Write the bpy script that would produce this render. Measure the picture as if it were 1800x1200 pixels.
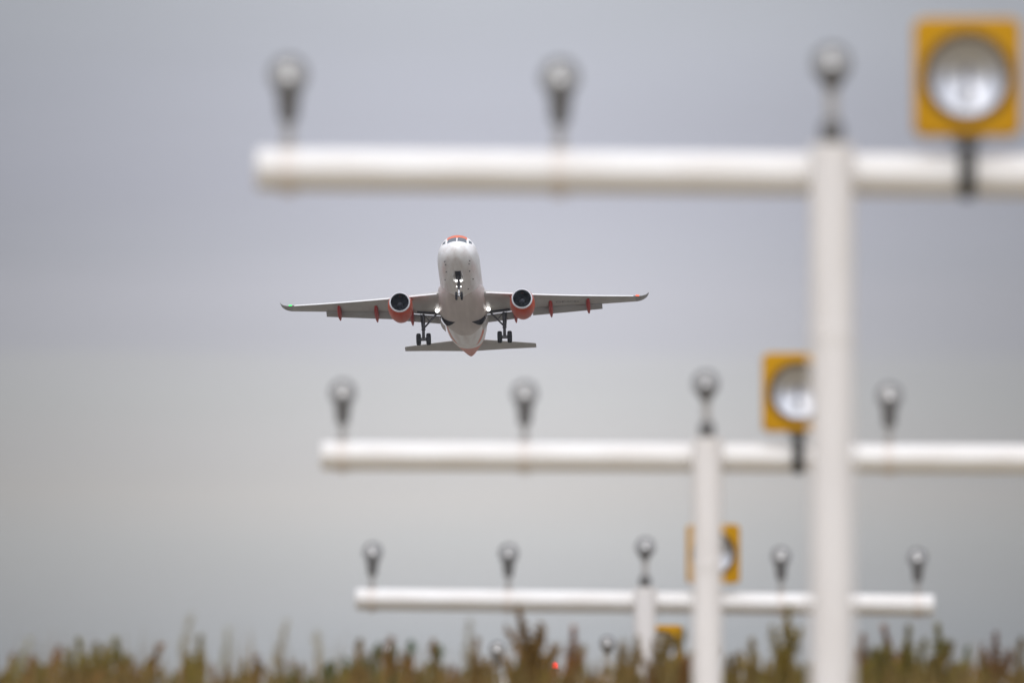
import bpy, bmesh, math, random
from mathutils import Vector, Matrix
R = math.radians
random.seed(11)
for o in list(bpy.data.objects):
    bpy.data.objects.remove(o)
SC = bpy.context.scene
COL = SC.collection

# ------------------------------------------------------------------ camera
FPX = 29100.0            # focal length in pixels of the 1800 px wide photograph
PITCH = math.atan(0.0421)
CAM = Vector((0, 0, 1.6))
cd = bpy.data.cameras.new('camera')
cd.sensor_width = 36.0
cd.lens = 36.0 * FPX / 1800.0
cd.clip_start = 0.5
cd.clip_end = 30000
cd.dof.use_dof = True
cd.dof.focus_distance = 1534.0
cd.dof.aperture_fstop = 6.6
cam = bpy.data.objects.new('camera', cd)
cam.location = CAM
cam.rotation_euler = (R(90) + PITCH, 0, 0)
COL.objects.link(cam)
SC.camera = cam
CF = Vector((0, math.cos(PITCH), math.sin(PITCH)))
CU = Vector((0, -math.sin(PITCH), math.cos(PITCH)))

def at(px, py, d):
    """World point seen at photo pixel (px, py) at depth d metres."""
    return CAM + d * CF + (px - 900) / FPX * d * Vector((1, 0, 0)) + (600 - py) / FPX * d * CU

# ------------------------------------------------------------------ world, sun, exposure
SUN_EL, SUN_AZ = R(43), R(184)        # sun behind the overcast, behind and left of the camera
w = bpy.data.worlds.new('World')
SC.world = w
w.use_nodes = True
nt = w.node_tree
nt.nodes.clear()
N = nt.nodes.new
L = nt.links.new

def M_(op, a, b=None, clamp=False):
    n = N('ShaderNodeMath'); n.operation = op; n.use_clamp = clamp
    for i, v in enumerate((a, b)):
        if v is None: continue
        if isinstance(v, (int, float)): n.inputs[i].default_value = v
        else: L(v, n.inputs[i])
    return n.outputs[0]

tc = N('ShaderNodeTexCoord')
sep = N('ShaderNodeSeparateXYZ'); L(tc.outputs['Generated'], sep.inputs[0])
X, Y, Z = sep.outputs
mp = N('ShaderNodeMapping'); mp.inputs['Scale'].default_value = (14, 14, 130); L(tc.outputs['Generated'], mp.inputs[0])
nz = N('ShaderNodeTexNoise'); nz.inputs['Scale'].default_value = 1.0; nz.inputs['Detail'].default_value = 3.0
nz.inputs['Roughness'].default_value = 0.45
L(mp.outputs[0], nz.inputs['Vector'])
mp2 = N('ShaderNodeMapping'); mp2.inputs['Scale'].default_value = (20, 20, 150); mp2.inputs['Location'].default_value = (3.1, 0.4, 1.7)
L(tc.outputs['Generated'], mp2.inputs[0])
nz2 = N('ShaderNodeTexNoise'); nz2.inputs['Scale'].default_value = 1.0; nz2.inputs['Detail'].default_value = 2.0
L(mp2.outputs[0], nz2.inputs['Vector'])
warp = M_('MULTIPLY', M_('SUBTRACT', nz.outputs[0], 0.5), 0.0055)
zz = M_('ADD', Z, warp)
t = M_('DIVIDE', zz, 0.08, True)
ramp = N('ShaderNodeValToRGB'); L(t, ramp.inputs[0])
cr = ramp.color_ramp
def lin(c):
    c = c / 255.0
    return c / 12.92 if c <= 0.04045 else ((c + 0.055) / 1.055) ** 2.4
stops = [   # elevation -> layer colour of the stratus
    (0.00, (186, 188, 192)), (0.299, (190, 193, 198)), (0.333, (196, 197, 200)), (0.376, (204, 204, 205)),
    (0.410, (210, 207, 206)), (0.440, (208, 206, 207)), (0.483, (207, 207, 209)), (0.512, (205, 205, 209)), (0.528, (199, 199, 208)),
    (0.560, (200, 200, 210)), (0.591, (196, 197, 208)), (0.655, (194, 195, 208)), (0.72, (199, 201, 213)), (0.80, (208, 211, 220)), (1.0, (200, 203, 212))]
cr.elements[0].position = stops[0][0]; cr.elements[1].position = stops[-1][0]
for p, c in stops[1:-1]: cr.elements.new(p)
for e, (p, c) in zip(cr.elements, stops):
    e.position = p; e.color = (lin(c[0]), lin(c[1]), lin(c[2]), 1)
# lens vignette put into the sky: brightest at the view centre, darker outwards
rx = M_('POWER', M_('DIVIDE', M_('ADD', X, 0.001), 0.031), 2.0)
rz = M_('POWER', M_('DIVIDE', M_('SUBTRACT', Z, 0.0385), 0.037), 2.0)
vignette = M_('DIVIDE', 1.0, M_('ADD', 1.0, M_('MULTIPLY', M_('ADD', rx, rz), 0.85)))
thin = M_('MAXIMUM', M_('ADD', -0.03, M_('MULTIPLY', vignette, 0.95)), 0.41)  # sky strength with the lens edge darkening painted in
mott = M_('ADD', 0.93, M_('MULTIPLY', nz2.outputs[0], 0.14))
# overcast: brighter towards the zenith and towards the veiled sun
ze = M_('MULTIPLY', M_('POWER', M_('MAXIMUM', Z, 0.0), 0.8), 1.9)
sd = Vector((math.sin(SUN_AZ) * math.cos(SUN_EL), math.cos(SUN_AZ) * math.cos(SUN_EL), math.sin(SUN_EL)))
dp = N('ShaderNodeVectorMath'); dp.operation = 'DOT_PRODUCT'; L(tc.outputs['Generated'], dp.inputs[0]); dp.inputs[1].default_value = sd
veil = M_('MULTIPLY', M_('POWER', M_('MAXIMUM', dp.outputs['Value'], 0.0), 2.0), 1.35)
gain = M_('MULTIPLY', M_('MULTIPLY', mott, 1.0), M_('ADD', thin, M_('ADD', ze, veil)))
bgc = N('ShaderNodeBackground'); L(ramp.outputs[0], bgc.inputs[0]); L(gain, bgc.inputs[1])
sky = N('ShaderNodeTexSky'); sky.sky_type = 'NISHITA'; sky.sun_disc = False
sky.sun_elevation = SUN_EL; sky.sun_rotation = SUN_AZ
bgs = N('ShaderNodeBackground'); L(sky.outputs[0], bgs.inputs[0]); bgs.inputs[1].default_value = 0.06
mixw = N('ShaderNodeMixShader'); mixw.inputs[0].default_value = 0.93
L(bgs.outputs[0], mixw.inputs[1]); L(bgc.outputs[0], mixw.inputs[2])
wo = N('ShaderNodeOutputWorld'); L(mixw.outputs[0], wo.inputs[0])

sl = bpy.data.lights.new('sun', 'SUN'); sl.energy = 1.2; sl.angle = R(20); sl.color = (1, 0.96, 0.9)
so = bpy.data.objects.new('sun', sl); so.rotation_euler = sd.to_track_quat('Z', 'Y').to_euler()
so.location = (0, 0, 60); COL.objects.link(so)
vs = SC.view_settings
vs.view_transform = 'Standard'; vs.look = 'None'; vs.gamma = 1; vs.exposure = 0.0; vs.use_curve_mapping = False
SC.cycles.use_denoising = True
SC.cycles.max_bounces = 8
SC.cycles.caustics_reflective = False
SC.cycles.caustics_refractive = False

# ------------------------------------------------------------------ helpers
def mat(name, col, rough=0.5, metal=0.0, var=0.0, vscale=3.0, col2=None, emit=None, estr=0.0, stretch=(1, 1, 1), trans=0.0, bump=0.0):
    m = bpy.data.materials.new(name); m.use_nodes = True
    n = m.node_tree.nodes; l = m.node_tree.links
    p = n['Principled BSDF']
    p.inputs['Roughness'].default_value = rough
    p.inputs['Metallic'].default_value = metal
    p.inputs['Base Color'].default_value = (*col, 1)
    if trans: p.inputs['Transmission Weight'].default_value = trans
    if emit:
        p.inputs['Emission Color'].default_value = (*emit, 1); p.inputs['Emission Strength'].default_value = estr
    if var > 0 or col2:
        c2 = col2 or tuple(max(0, c * (1 - var)) for c in col)
        tcn = n.new('ShaderNodeTexCoord'); mpn = n.new('ShaderNodeMapping'); mpn.inputs['Scale'].default_value = stretch
        tx = n.new('ShaderNodeTexNoise'); tx.inputs['Scale'].default_value = vscale; tx.inputs['Detail'].default_value = 6
        rp = n.new('ShaderNodeValToRGB')
        rp.color_ramp.elements[0].position = 0.33; rp.color_ramp.elements[1].position = 0.68
        rp.color_ramp.elements[0].color = (*c2, 1); rp.color_ramp.elements[1].color = (*col, 1)
        l.new(tcn.outputs['Object'], mpn.inputs[0]); l.new(mpn.outputs[0], tx.inputs['Vector'])
        l.new(tx.outputs[0], rp.inputs[0]); l.new(rp.outputs[0], p.inputs['Base Color'])
        if bump:
            b = n.new('ShaderNodeBump'); b.inputs['Strength'].default_value = bump
            l.new(tx.outputs[0], b.inputs['Height']); l.new(b.outputs[0], p.inputs['Normal'])
    return m

def obj(name, bm, m, parent=None, loc=None, smooth=True):
    me = bpy.data.meshes.new(name)
    bmesh.ops.recalc_face_normals(bm, faces=bm.faces[:])
    bm.to_mesh(me); bm.free()
    for mm in (m if isinstance(m, (list, tuple)) else [m]): me.materials.append(mm)
    if smooth:
        for p in me.polygons: p.use_smooth = True
        try: me.set_sharp_from_angle(angle=R(38))
        except Exception: pass
    o = bpy.data.objects.new(name, me); COL.objects.link(o)
    if parent: o.parent = parent
    if loc is not None: o.location = loc
    return o

def thing(name, label, cat, loc=(0, 0, 0), group=None):
    o = bpy.data.objects.new(name, None); COL.objects.link(o); o.location = loc
    o.empty_display_size = 0.3
    o['label'] = label; o['category'] = cat
    if group: o['group'] = group
    return o

def kids(o): return [c for c in bpy.data.objects if c.parent == o]

def loft(bm, rings, cap0=True, cap1=True, closed=True, mi=0):
    vr = [[bm.verts.new(p) for p in r] for r in rings]
    n = len(rings[0])
    fs = []
    for a, b in zip(vr[:-1], vr[1:]):
        for i in range(n if closed else n - 1):
            j = (i + 1) % n
            try: f = bm.faces.new((a[i], a[j], b[j], b[i])); f.material_index = mi; fs.append(f)
            except ValueError: pass
    if closed and cap0: bm.faces.new(vr[0][::-1]).material_index = mi
    if closed and cap1: bm.faces.new(vr[-1]).material_index = mi
    return vr

def frame(d):
    d = d.normalized()
    a = Vector((0, 0, 1)) if abs(d.z) < 0.9 else Vector((1, 0, 0))
    u = d.cross(a).normalized(); v = d.cross(u).normalized()
    return u, v

def tube(bm, p0, p1, r0, r1=None, n=14, caps=True):
    p0, p1 = Vector(p0), Vector(p1); r1 = r0 if r1 is None else r1
    u, v = frame(p1 - p0)
    ring = lambda p, r: [p + r * (math.cos(2 * math.pi * i / n) * u + math.sin(2 * math.pi * i / n) * v) for i in range(n)]
    loft(bm, [ring(p0, r0), ring(p1, r1)], caps, caps)

def lathe(bm, o, axis, prof, n=32, cap0=False, cap1=False, mi=0):
    """prof: list of (distance along axis, radius)."""
    o = Vector(o); axis = Vector(axis).normalized(); u, v = frame(axis)
    rings = [[o + axis * a + max(r, 1e-4) * (math.cos(2 * math.pi * i / n) * u + math.sin(2 * math.pi * i / n) * v) for i in range(n)] for a, r in prof]
    loft(bm, rings, cap0, cap1, mi=mi)

def box(bm, c, s, bev=0.0, rot=None, mi=0):
    mtx = Matrix.Translation(c) @ (rot.to_4x4() if rot else Matrix()) @ Matrix.Diagonal((s[0], s[1], s[2], 1))
    r = bmesh.ops.create_cube(bm, size=1, matrix=mtx)
    if bev:
        es = set(e for vv in r['verts'] for e in vv.link_edges)
        bmesh.ops.bevel(bm, geom=list(es), offset=bev, segments=2, affect='EDGES', profile=0.5)

def interp(tab, s):
    if s <= tab[0][0]: return tab[0][1:]
    for a, b in zip(tab[:-1], tab[1:]):
        if s <= b[0]:
            k = (s - a[0]) / (b[0] - a[0])
            return tuple(x + (y - x) * k for x, y in zip(a[1:], b[1:]))
    return tab[-1][1:]

def sstep(a, b, x):
    k = min(1, max(0, (x - a) / (b - a))); return k * k * (3 - 2 * k)

# ------------------------------------------------------------------ ground
def gz(x, y):
    return 3.0 * sstep(22, 94, y) + 0.10 * math.sin(x * 0.31 + y * 0.11) * sstep(20, 60, y)
ys = [-12000, -4000, -1500, -500, -150, -40, 0, 15] + [22 + 3 * i for i in range(26)] + [105, 115, 130, 150, 175, 210, 260, 340, 500, 800, 1300, 2000, 4000, 8000, 16000]
xs = [-12000, -5000, -2000, -800, -300, -120, -50] + [-30 + 3 * i for i in range(21)] + [50, 120, 300, 800, 2000, 5000, 12000]
bm = bmesh.new()
gv = [[bm.verts.new((x, y, gz(x, y) if abs(x) < 60 else 3.0 * sstep(22, 94, y))) for x in xs] for y in ys]
for a, b in zip(gv[:-1], gv[1:]):
    for i in range(len(xs) - 1): bm.faces.new((a[i], a[i + 1], b[i + 1], b[i]))
for f in bm.faces:
    c_ = f.calc_center_median()
    f.material_index = 0 if (-200 < c_.y < 420 and abs(c_.x) < 330) else 1
M_bank = mat('weedy_bank', (0.27, 0.215, 0.135), 0.95, col2=(0.19, 0.155, 0.09), vscale=0.6)
M_field = mat('mown_airfield_grass', (0.185, 0.165, 0.14), 0.95, col2=(0.145, 0.13, 0.108), vscale=0.05)
g = obj('ground', bm, [M_bank, M_field]); g['kind'] = 'structure'

# ------------------------------------------------------------------ approach light masts
M_paint = mat('weathered_white_paint', (0.75, 0.735, 0.715), 0.5, col2=(0.67, 0.635, 0.60), vscale=5, stretch=(0.6, 2, 2))
M_mast = mat('mast_grey_white_paint', (0.735, 0.705, 0.685), 0.5, col2=(0.67, 0.635, 0.61), vscale=4, stretch=(2, 2, 0.5))
M_cast = mat('dark_cast_metal', (0.13, 0.125, 0.12), 0.5, 0.2, col2=(0.085, 0.082, 0.08), vscale=30)
M_rim = mat('grey_lamp_rim', (0.15, 0.15, 0.155), 0.4, 0.3)
M_lens = mat('prismatic_lamp_glass', (0.29, 0.285, 0.28), 0.12, 0.05)
M_glint = mat('bulb_glint_spot', (0.85, 0.84, 0.82), 0.3, 0.2)  # pale colour standing in for the bulb's bright reflection
M_clamp = mat('weathered_clamp', (0.75, 0.71, 0.68), 0.55, col2=(0.64, 0.58, 0.53), vscale=14)
M_stub = mat('galvanised_stub', (0.42, 0.40, 0.38), 0.5, 0.2, var=0.3, vscale=20)
M_yel = mat('ochre_yellow_enamel', (0.52, 0.265, 0.001), 0.5, col2=(0.44, 0.215, 0.001), vscale=7)
M_yel.node_tree.nodes['Principled BSDF'].inputs['Specular IOR Level'].default_value = 0.2
M_refl = mat('polished_reflector', (0.60, 0.605, 0.63), 0.42, 1.0)
M_brk = mat('dark_bracket_steel', (0.05, 0.047, 0.043), 0.5, 0.4, var=0.3, vscale=15)
M_bulb = mat('flash_tube', (0.10, 0.10, 0.14), 0.15)
M_gask = mat('dark_gasket', (0.10, 0.055, 0.015), 0.6)

TR = 0.0775   # tube radius of masts and crossbars
def lamp_meshes(kind):
    """Lamp facing -Y (towards the approach), origin on its seat. Returns {part: mesh bmesh}."""
    zc = 0.27 if kind == 'bar' else 0.297
    tilt = R(6)
    ax = Vector((0, -math.cos(tilt), math.sin(tilt)))
    c = Vector((0, 0.01, zc))
    out = {}
    b = bmesh.new()                                     # housing: shallow bowl behind the lens
    lathe(b, c, ax, [(-0.075, 0.0), (-0.07, 0.030), (-0.045, 0.052), (-0.01, 0.068), (0.0, 0.069), (0.0, 0.062)], 28)
    out['housing'] = b
    b = bmesh.new()
    lathe(b, c, ax, [(-0.006, 0.062), (-0.006, 0.0745), (0.012, 0.0745), (0.012, 0.062)], 32); out['rim'] = b
    b = bmesh.new()                                     # convex lens
    lathe(b, c, ax, [(0.004, 0.064), (0.012, 0.056), (0.020, 0.040), (0.024, 0.020), (0.025, 0.0)], 28); out['lens'] = b
    b = bmesh.new()
    lathe(b, c + ax * 0.0245 + Vector((0, 0, -0.012)), ax, [(0.0, 0.017), (0.006, 0.014), (0.009, 0.0)], 18); out['glint'] = b  # small pale disc on the lens, a painted glint
    b = bmesh.new()
    if kind == 'bar':                                   # dark tapered neck clasping the lower lens, on a pale stub
        rings = []
        for z, wx, wy, y in ((zc - 0.022, 0.012, 0.010, -0.030), (zc - 0.038, 0.038, 0.016, -0.024), (zc - 0.070, 0.047, 0.026, -0.012),
                             (zc - 0.105, 0.043, 0.038, 0.0), (zc - 0.107, 0.037, 0.035, 0.0), (zc - 0.150, 0.040, 0.036, 0.0), (zc - 0.153, 0.033, 0.032, 0.0), (zc - 0.175, 0.030, 0.030, 0.0)):
            rings.append([Vector((wx * math.cos(2 * math.pi * i / 16), y + wy * math.sin(2 * math.pi * i / 16), z)) for i in range(16)])
        loft(b, rings); out['neck'] = b
        b = bmesh.new(); tube(b, (0, 0, -0.01), (0, 0, zc - 0.18), 0.019); tube(b, (0, 0, -0.004), (0, 0, 0.012), 0.036); out['stem'] = b
    else:
        rings = []
        for z, wx, wy, y in ((zc - 0.012, 0.014, 0.010, -0.030), (zc - 0.026, 0.056, 0.014, -0.026), (zc - 0.050, 0.052, 0.022, -0.018), (zc - 0.080, 0.032, 0.026, -0.006), (zc - 0.10, 0.024, 0.024, 0.0)):
            rings.append([Vector((wx * math.cos(2 * math.pi * i / 16), y + wy * math.sin(2 * math.pi * i / 16), z)) for i in range(16)])
        loft(b, rings); out['neck'] = b
        b = bmesh.new(); tube(b, (0, 0, 0.07), (0, 0, zc - 0.075), 0.022); out['stem'] = b
        b = bmesh.new(); lathe(b, (0, 0, -0.01), (0, 0, 1), [(0, 0.034), (0.02, 0.040), (0.05, 0.046), (0.085, 0.041), (0.10, 0.026)], 18, True, True); out['socket'] = b
    return out
LM = {'housing': M_cast, 'rim': M_rim, 'lens': M_lens, 'glint': M_glint, 'neck': M_cast, 'stem': M_stub, 'socket': M_cast}
lamp_proto = {}
def add_lamp(kind, parent, loc):
    if kind not in lamp_proto:
        ms = lamp_meshes(kind)
        h = obj('approach_lamp', ms.pop('housing'), LM['housing'], parent, loc)
        ch = [obj('lamp_' + k, b, LM[k], h) for k, b in ms.items()]
        lamp_proto[kind] = (h, ch); return h
    h0, ch = lamp_proto[kind]
    h = h0.copy(); COL.objects.link(h); h.parent = parent; h.location = loc
    h.rotation_euler = (R(random.uniform(-3, 3)), R(random.uniform(-1.6, 1.6)), R(random.uniform(-7, 7)))
    for c in ch:
        d = c.copy(); COL.objects.link(d); d.parent = h
    return h

flash_proto = []
def add_flasher(parent, loc):
    """Yellow flasher; origin on the crossbar axis."""
    if flash_proto:
        h0, ch = flash_proto[0]
        h = h0.copy(); COL.objects.link(h); h.parent = parent; h.location = loc
        for c in ch:
            d = c.copy(); COL.objects.link(d); d.parent = h
        return h
    W, H, D = 0.392, 0.432, 0.17
    zc = TR + 0.065 + H / 2
    yf = -0.12                                    # front face
    c = Vector((0, yf, zc))
    b = bmesh.new()                               # box with a round hole in its front
    n = 48; r = 0.158
    sq = []
    for i in range(n):
        a = 2 * math.pi * i / n
        k = 1 / max(abs(math.cos(a)) / (W / 2), abs(math.sin(a)) / (H / 2))
        sq.append((k * math.cos(a), k * math.sin(a)))
    hole = [Vector((r * math.cos(2 * math.pi * i / n), 0, r * math.sin(2 * math.pi * i / n))) + c for i in range(n)]
    fr = [Vector((p[0] * 0.975, 0, p[1] * 0.975)) + c for p in sq]
    e1 = [Vector((p[0], 0.010, p[1])) + c for p in sq]
    bk = [Vector((p[0], D, p[1])) + c for p in sq]
    inn = [v + Vector((0, 0.03, 0)) for v in hole]
    loft(b, [inn, hole, fr, e1, bk], False, True)
    h = obj('flasher', b, M_yel, parent, loc)
    ch = []
    b = bmesh.new(); lathe(b, c, (0, -1, 0), [(-0.03, 0.140), (0.004, 0.140), (0.013, 0.148), (0.013, 0.160), (0.002, 0.168), (-0.002, 0.168)], 48)
    ch.append(obj('flasher_rim', b, M_gask, h))
    b = bmesh.new()
    lathe(b, c, (0, -1, 0), [(0.006, 0.1395)] + [(-0.058 * (1 - (q / 9) ** 2), 0.140 * q / 9) for q in range(9, -1, -1)], 48)
    ch.append(obj('flasher_reflector', b, M_refl, h))
    b = bmesh.new()
    tube(b, c + Vector((0, 0.055, -0.050)), c + Vector((0, 0.004, -0.056)), 0.023, 0.020); tube(b, c + Vector((0, 0.05, -0.05)), c + Vector((0, 0.050, 0.035)), 0.010)
    ch.append(obj('flasher_tube', b, M_bulb, h))
    b = bmesh.new()
    box(b, (0, -0.098, (-TR + zc - H / 2) / 2 - 0.004), (0.060, 0.026, TR + zc - H / 2 - 0.01), 0.004)
    box(b, (0.012, -0.117, -0.02), (0.034, 0.014, 0.10), 0.003)
    box(b, (0, -0.02, zc - H / 2 - 0.012), (0.11, 0.19, 0.02), 0.004)
    lathe(b, (-0.022, 0, 0), (1, 0, 0), [(0, TR + 0.003), (0, TR + 0.012), (0.044, TR + 0.012), (0.044, TR + 0.003)], 32)
    ch.append(obj('flasher_bracket', b, M_brk, h))
    flash_proto.append((h, ch))
    return h

# (depth, x of third lamp px, crossbar centre row px at the mast, tilt deg, lamp indices, label)
MASTS = [
    (61.0, 1461, 306.5, 0.50, (0, 1, 2), 'nearest white approach light mast, its large crossbar spanning the upper right'),
    (90.9, 1242.5, 804.0, 0.28, (0, 1, 2, 3), 'second white approach light mast, crossbar right below the airliner, flasher half hidden'),
    (121.3, 1133.5, 1058.0, 0.62, (0, 1, 2, 3, 4), 'third white approach light mast, all five lamps showing above the weeds'),
    (151.5, 1066, 1208.0, 0.4, (0, 1, 2, 3), 'farthest approach light mast, only lamps and yellow flasher poking out of weeds')]
for d, px, py, tl, idx, lab in MASTS:
    p = at(px, py, d)
    base = Vector((p.x, p.y, gz(p.x, p.y)))
    t_ = thing('approach_light_mast', lab, 'light mast', base, 'approach light masts in line with the runway')
    h = p.z - base.z
    b = bmesh.new()
    TM = 0.082
    tube(b, (0, -0.105, -0.3), (0, -0.105, h + TR + 0.028), TM, TM, 32)
    lathe(b, (0, -0.105, h - 0.62), (0, 0, 1), [(0, TM), (0.002, TM + 0.003), (0.05, TM + 0.003), (0.052, TM)], 32)
    obj('mast', b, M_mast, t_)
    b = bmesh.new()
    x0, x1 = -2 - 0.118, 2 + 0.118
    lathe(b, (x0, 0, 0), (1, 0, 0), [(0, 0), (0, TR - 0.012), (0.006, TR - 0.003), (0.016, TR), (x1 - x0 - 0.016, TR), (x1 - x0 - 0.006, TR - 0.003), (x1 - x0, TR - 0.012), (x1 - x0, 0)], 40)
    cb = obj('crossbar', b, M_paint, t_, (0, 0, h)); cb.rotation_euler = (0, R(tl), 0)
    sl_ = -math.tan(R(tl))
    for i in idx:
        x = (i - 2) * 1.0
        if i == 2: add_lamp('mast', t_, (0, -0.105, h + TR + 0.028))
        else:
            add_lamp('bar', t_, (x, 0, h + x * sl_ + TR))
            b = bmesh.new(); lathe(b, (-0.028, 0, 0), (1, 0, 0), [(0, TR), (0.002, TR + 0.004), (0.054, TR + 0.004), (0.056, TR)], 40)
            box(b, (0, 0, -TR - 0.008), (0.05, 0.03, 0.016), 0.003)
            q_ = obj('lamp_clamp', b, M_clamp, t_, (x, 0, h + x * sl_)); q_.rotation_euler = (0, R(tl), 0)
    add_flasher(t_, (0.5, 0, h + 0.5 * sl_))

# small red obstruction light on a far pole
p = at(976.5, 1168, 330)
t_ = thing('obstruction_light', 'small glowing red obstruction light on a far pole behind the brown weeds', 'warning light', (p.x, p.y, gz(p.x, p.y)))
h = p.z - gz(p.x, p.y)
b = bmesh.new(); tube(b, (0, 0, -0.2), (0, 0, h - 0.13), 0.04); tube(b, (0, 0, h - 0.13), (0, 0, h - 0.06), 0.11, 0.075)
obj('pole', b, M_cast, t_)
b = bmesh.new(); lathe(b, (0, 0, h - 0.06), (0, 0, 1), [(0, 0.055), (0.07, 0.055), (0.10, 0.040), (0.12, 0.0)], 18, True)
obj('lamp_globe', b, mat('red_lamp_glass', (0.6, 0.02, 0.02), 0.3, emit=(1.0, 0.06, 0.05), estr=2.0), t_)

# ------------------------------------------------------------------ airliner
# local axes: +X forward (nose at 0), +Y port wing (right in the photo), +Z up
M_orange = mat('orange_paint', (0.55, 0.062, 0.014), 0.32, col2=(0.45, 0.05, 0.014), vscale=1.2, stretch=(0.3, 1, 1))
M_red = mat('red_fairing_paint', (0.42, 0.022, 0.016), 0.4, var=0.12, vscale=2)
for m_ in (M_orange, M_red): m_.node_tree.nodes['Principled BSDF'].inputs['Specular IOR Level'].default_value = 0.25
M_white = mat('aircraft_white', (0.80, 0.79, 0.78), 0.3, col2=(0.70, 0.68, 0.67), vscale=1.0, stretch=(0.12, 1, 1))
M_wing = mat('wing_grey', (0.44, 0.43, 0.41), 0.4, col2=(0.38, 0.37, 0.355), vscale=0.9, stretch=(0.4, 1, 1))
M_wingd = mat('flap_grey', (0.36, 0.355, 0.35), 0.45, var=0.12, vscale=1.0)
M_slat = mat('slat_silver', (0.86, 0.86, 0.86), 0.28, 0.1)
M_lip = mat('polished_inlet_lip', (0.66, 0.67, 0.70), 0.3, 0.35)
M_intake = mat('dark_intake', (0.028, 0.033, 0.045), 0.5)
M_fan = mat('fan_titanium', (0.03, 0.034, 0.042), 0.5)
M_spin = mat('spinner_grey', (0.065, 0.07, 0.085), 0.4)
M_tyre = mat('tyre_rubber', (0.011, 0.012, 0.015), 0.85, var=0.25, vscale=5)
M_hub = mat('wheel_hub_grey', (0.35, 0.35, 0.35), 0.4, 0.4)
M_strut = mat('gear_leg_grey', (0.10, 0.10, 0.11), 0.4, 0.2, var=0.25, vscale=4)
M_chrome = mat('chromed_oleo', (0.7, 0.7, 0.72), 0.15, 0.9)
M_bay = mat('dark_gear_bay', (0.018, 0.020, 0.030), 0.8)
M_glass = mat('cockpit_glass', (0.05, 0.065, 0.085), 0.06)
M_gwhite = mat('door_white', (0.62, 0.60, 0.58), 0.35, var=0.1, vscale=2)
M_light = mat('landing_light_on', (1, 1, 1), 0.3, emit=(1, 0.98, 0.95), estr=3.0)
M_navg = mat('green_navigation_light', (0.05, 0.5, 0.1), 0.3, emit=(0.1, 1.0, 0.25), estr=0.9)
M_navr = mat('red_navigation_light', (0.6, 0.03, 0.02), 0.3, emit=(1.0, 0.16, 0.08), estr=1.4)
M_ink = mat('dark_registration_paint', (0.10, 0.10, 0.105), 0.5)

# white fuselage with an orange rear livery: paint edges come from a per-vertex 'livery' value
def livery_mat():
    m = bpy.data.materials.new('white_and_orange_livery'); m.use_nodes = True
    n = m.node_tree.nodes; l = m.node_tree.links; p = n['Principled BSDF']; p.inputs['Roughness'].default_value = 0.3
    at_ = n.new('ShaderNodeAttribute'); at_.attribute_name = 'livery'
    mr = n.new('ShaderNodeMapRange'); mr.inputs['From Min'].default_value = -0.02; mr.inputs['From Max'].default_value = 0.02
    l.new(at_.outputs['Fac'], mr.inputs['Value'])
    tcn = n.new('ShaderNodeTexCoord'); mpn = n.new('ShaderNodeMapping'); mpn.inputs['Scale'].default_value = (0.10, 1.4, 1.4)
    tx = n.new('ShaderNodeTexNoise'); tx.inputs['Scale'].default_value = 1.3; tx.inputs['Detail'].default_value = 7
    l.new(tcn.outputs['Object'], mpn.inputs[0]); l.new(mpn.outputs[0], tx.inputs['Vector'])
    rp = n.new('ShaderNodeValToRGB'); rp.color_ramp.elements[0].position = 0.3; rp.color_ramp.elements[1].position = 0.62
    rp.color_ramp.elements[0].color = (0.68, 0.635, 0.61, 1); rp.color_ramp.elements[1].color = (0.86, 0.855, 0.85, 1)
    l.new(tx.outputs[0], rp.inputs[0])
    mx = n.new('ShaderNodeMix'); mx.data_type = 'RGBA'
    l.new(mr.outputs[0], mx.inputs['Factor']); l.new(rp.outputs[0], mx.inputs['A']); mx.inputs['B'].default_value = (0.62, 0.095, 0.014, 1)
    l.new(mx.outputs['Result'], p.inputs['Base Color'])
    return m
M_liv = livery_mat()

DIST = 1534.0
anchor = at(802, 426.5, DIST)
LS = (anchor - CAM).normalized()
VR = LS.cross(Vector((0, 0, 1))).normalized(); VU = VR.cross(LS).normalized()
TH, YAW, BANK = R(17.8), 0.0382, R(1.05)
bank = Matrix.Rotation(-BANK, 3, LS)
fwd = (-(math.cos(TH) * LS) + math.sin(TH) * VU - YAW * VR).normalized()
up0 = (math.cos(TH) * VU + math.sin(TH) * LS)
port = up0.cross(fwd).normalized(); up = fwd.cross(port).normalized()
rb = Matrix.Rotation(-BANK, 3, fwd)
# raise the port side: pick the sign that lifts it in view
if (rb @ port).dot(VU) < (port).dot(VU): rb = Matrix.Rotation(BANK, 3, fwd)
port = rb @ port; up = rb @ up
rot = Matrix((fwd, port, up)).transposed()
plane = thing('airliner', 'white and orange twin engine airliner climbing nose up towards the camera with landing gear down', 'airplane')
plane.matrix_world = Matrix.Translation(anchor) @ rot.to_4x4()

FUS = [(0, -0.45, -0.46, 0.005), (0.06, -0.26, -0.70, 0.24), (0.15, -0.10, -0.86, 0.40), (0.4, 0.10, -1.13, 0.68), (0.8, 0.30, -1.40, 1.0), (1.3, 0.51, -1.59, 1.27),
       (1.6, 0.64, -1.68, 1.39), (2.1, 1.02, -1.78, 1.54), (2.6, 1.40, -1.86, 1.66), (2.9, 1.61, -1.90, 1.72), (3.2, 1.76, -1.94, 1.77), (4, 1.93, -2.0, 1.87), (5, 2.03, -2.05, 1.94),
       (6.2, 2.07, -2.07, 1.975), (22, 2.07, -2.07, 1.975), (24, 2.07, -1.95, 1.97), (27, 2.07, -1.50, 1.88), (30, 2.05, -0.88, 1.64),
       (33, 1.95, -0.20, 1.22), (35.2, 1.75, 0.26, 0.82), (36.8, 1.48, 0.56, 0.46), (37.45, 1.25, 0.70, 0.24), (37.6, 1.12, 0.80, 0.10)]
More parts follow.
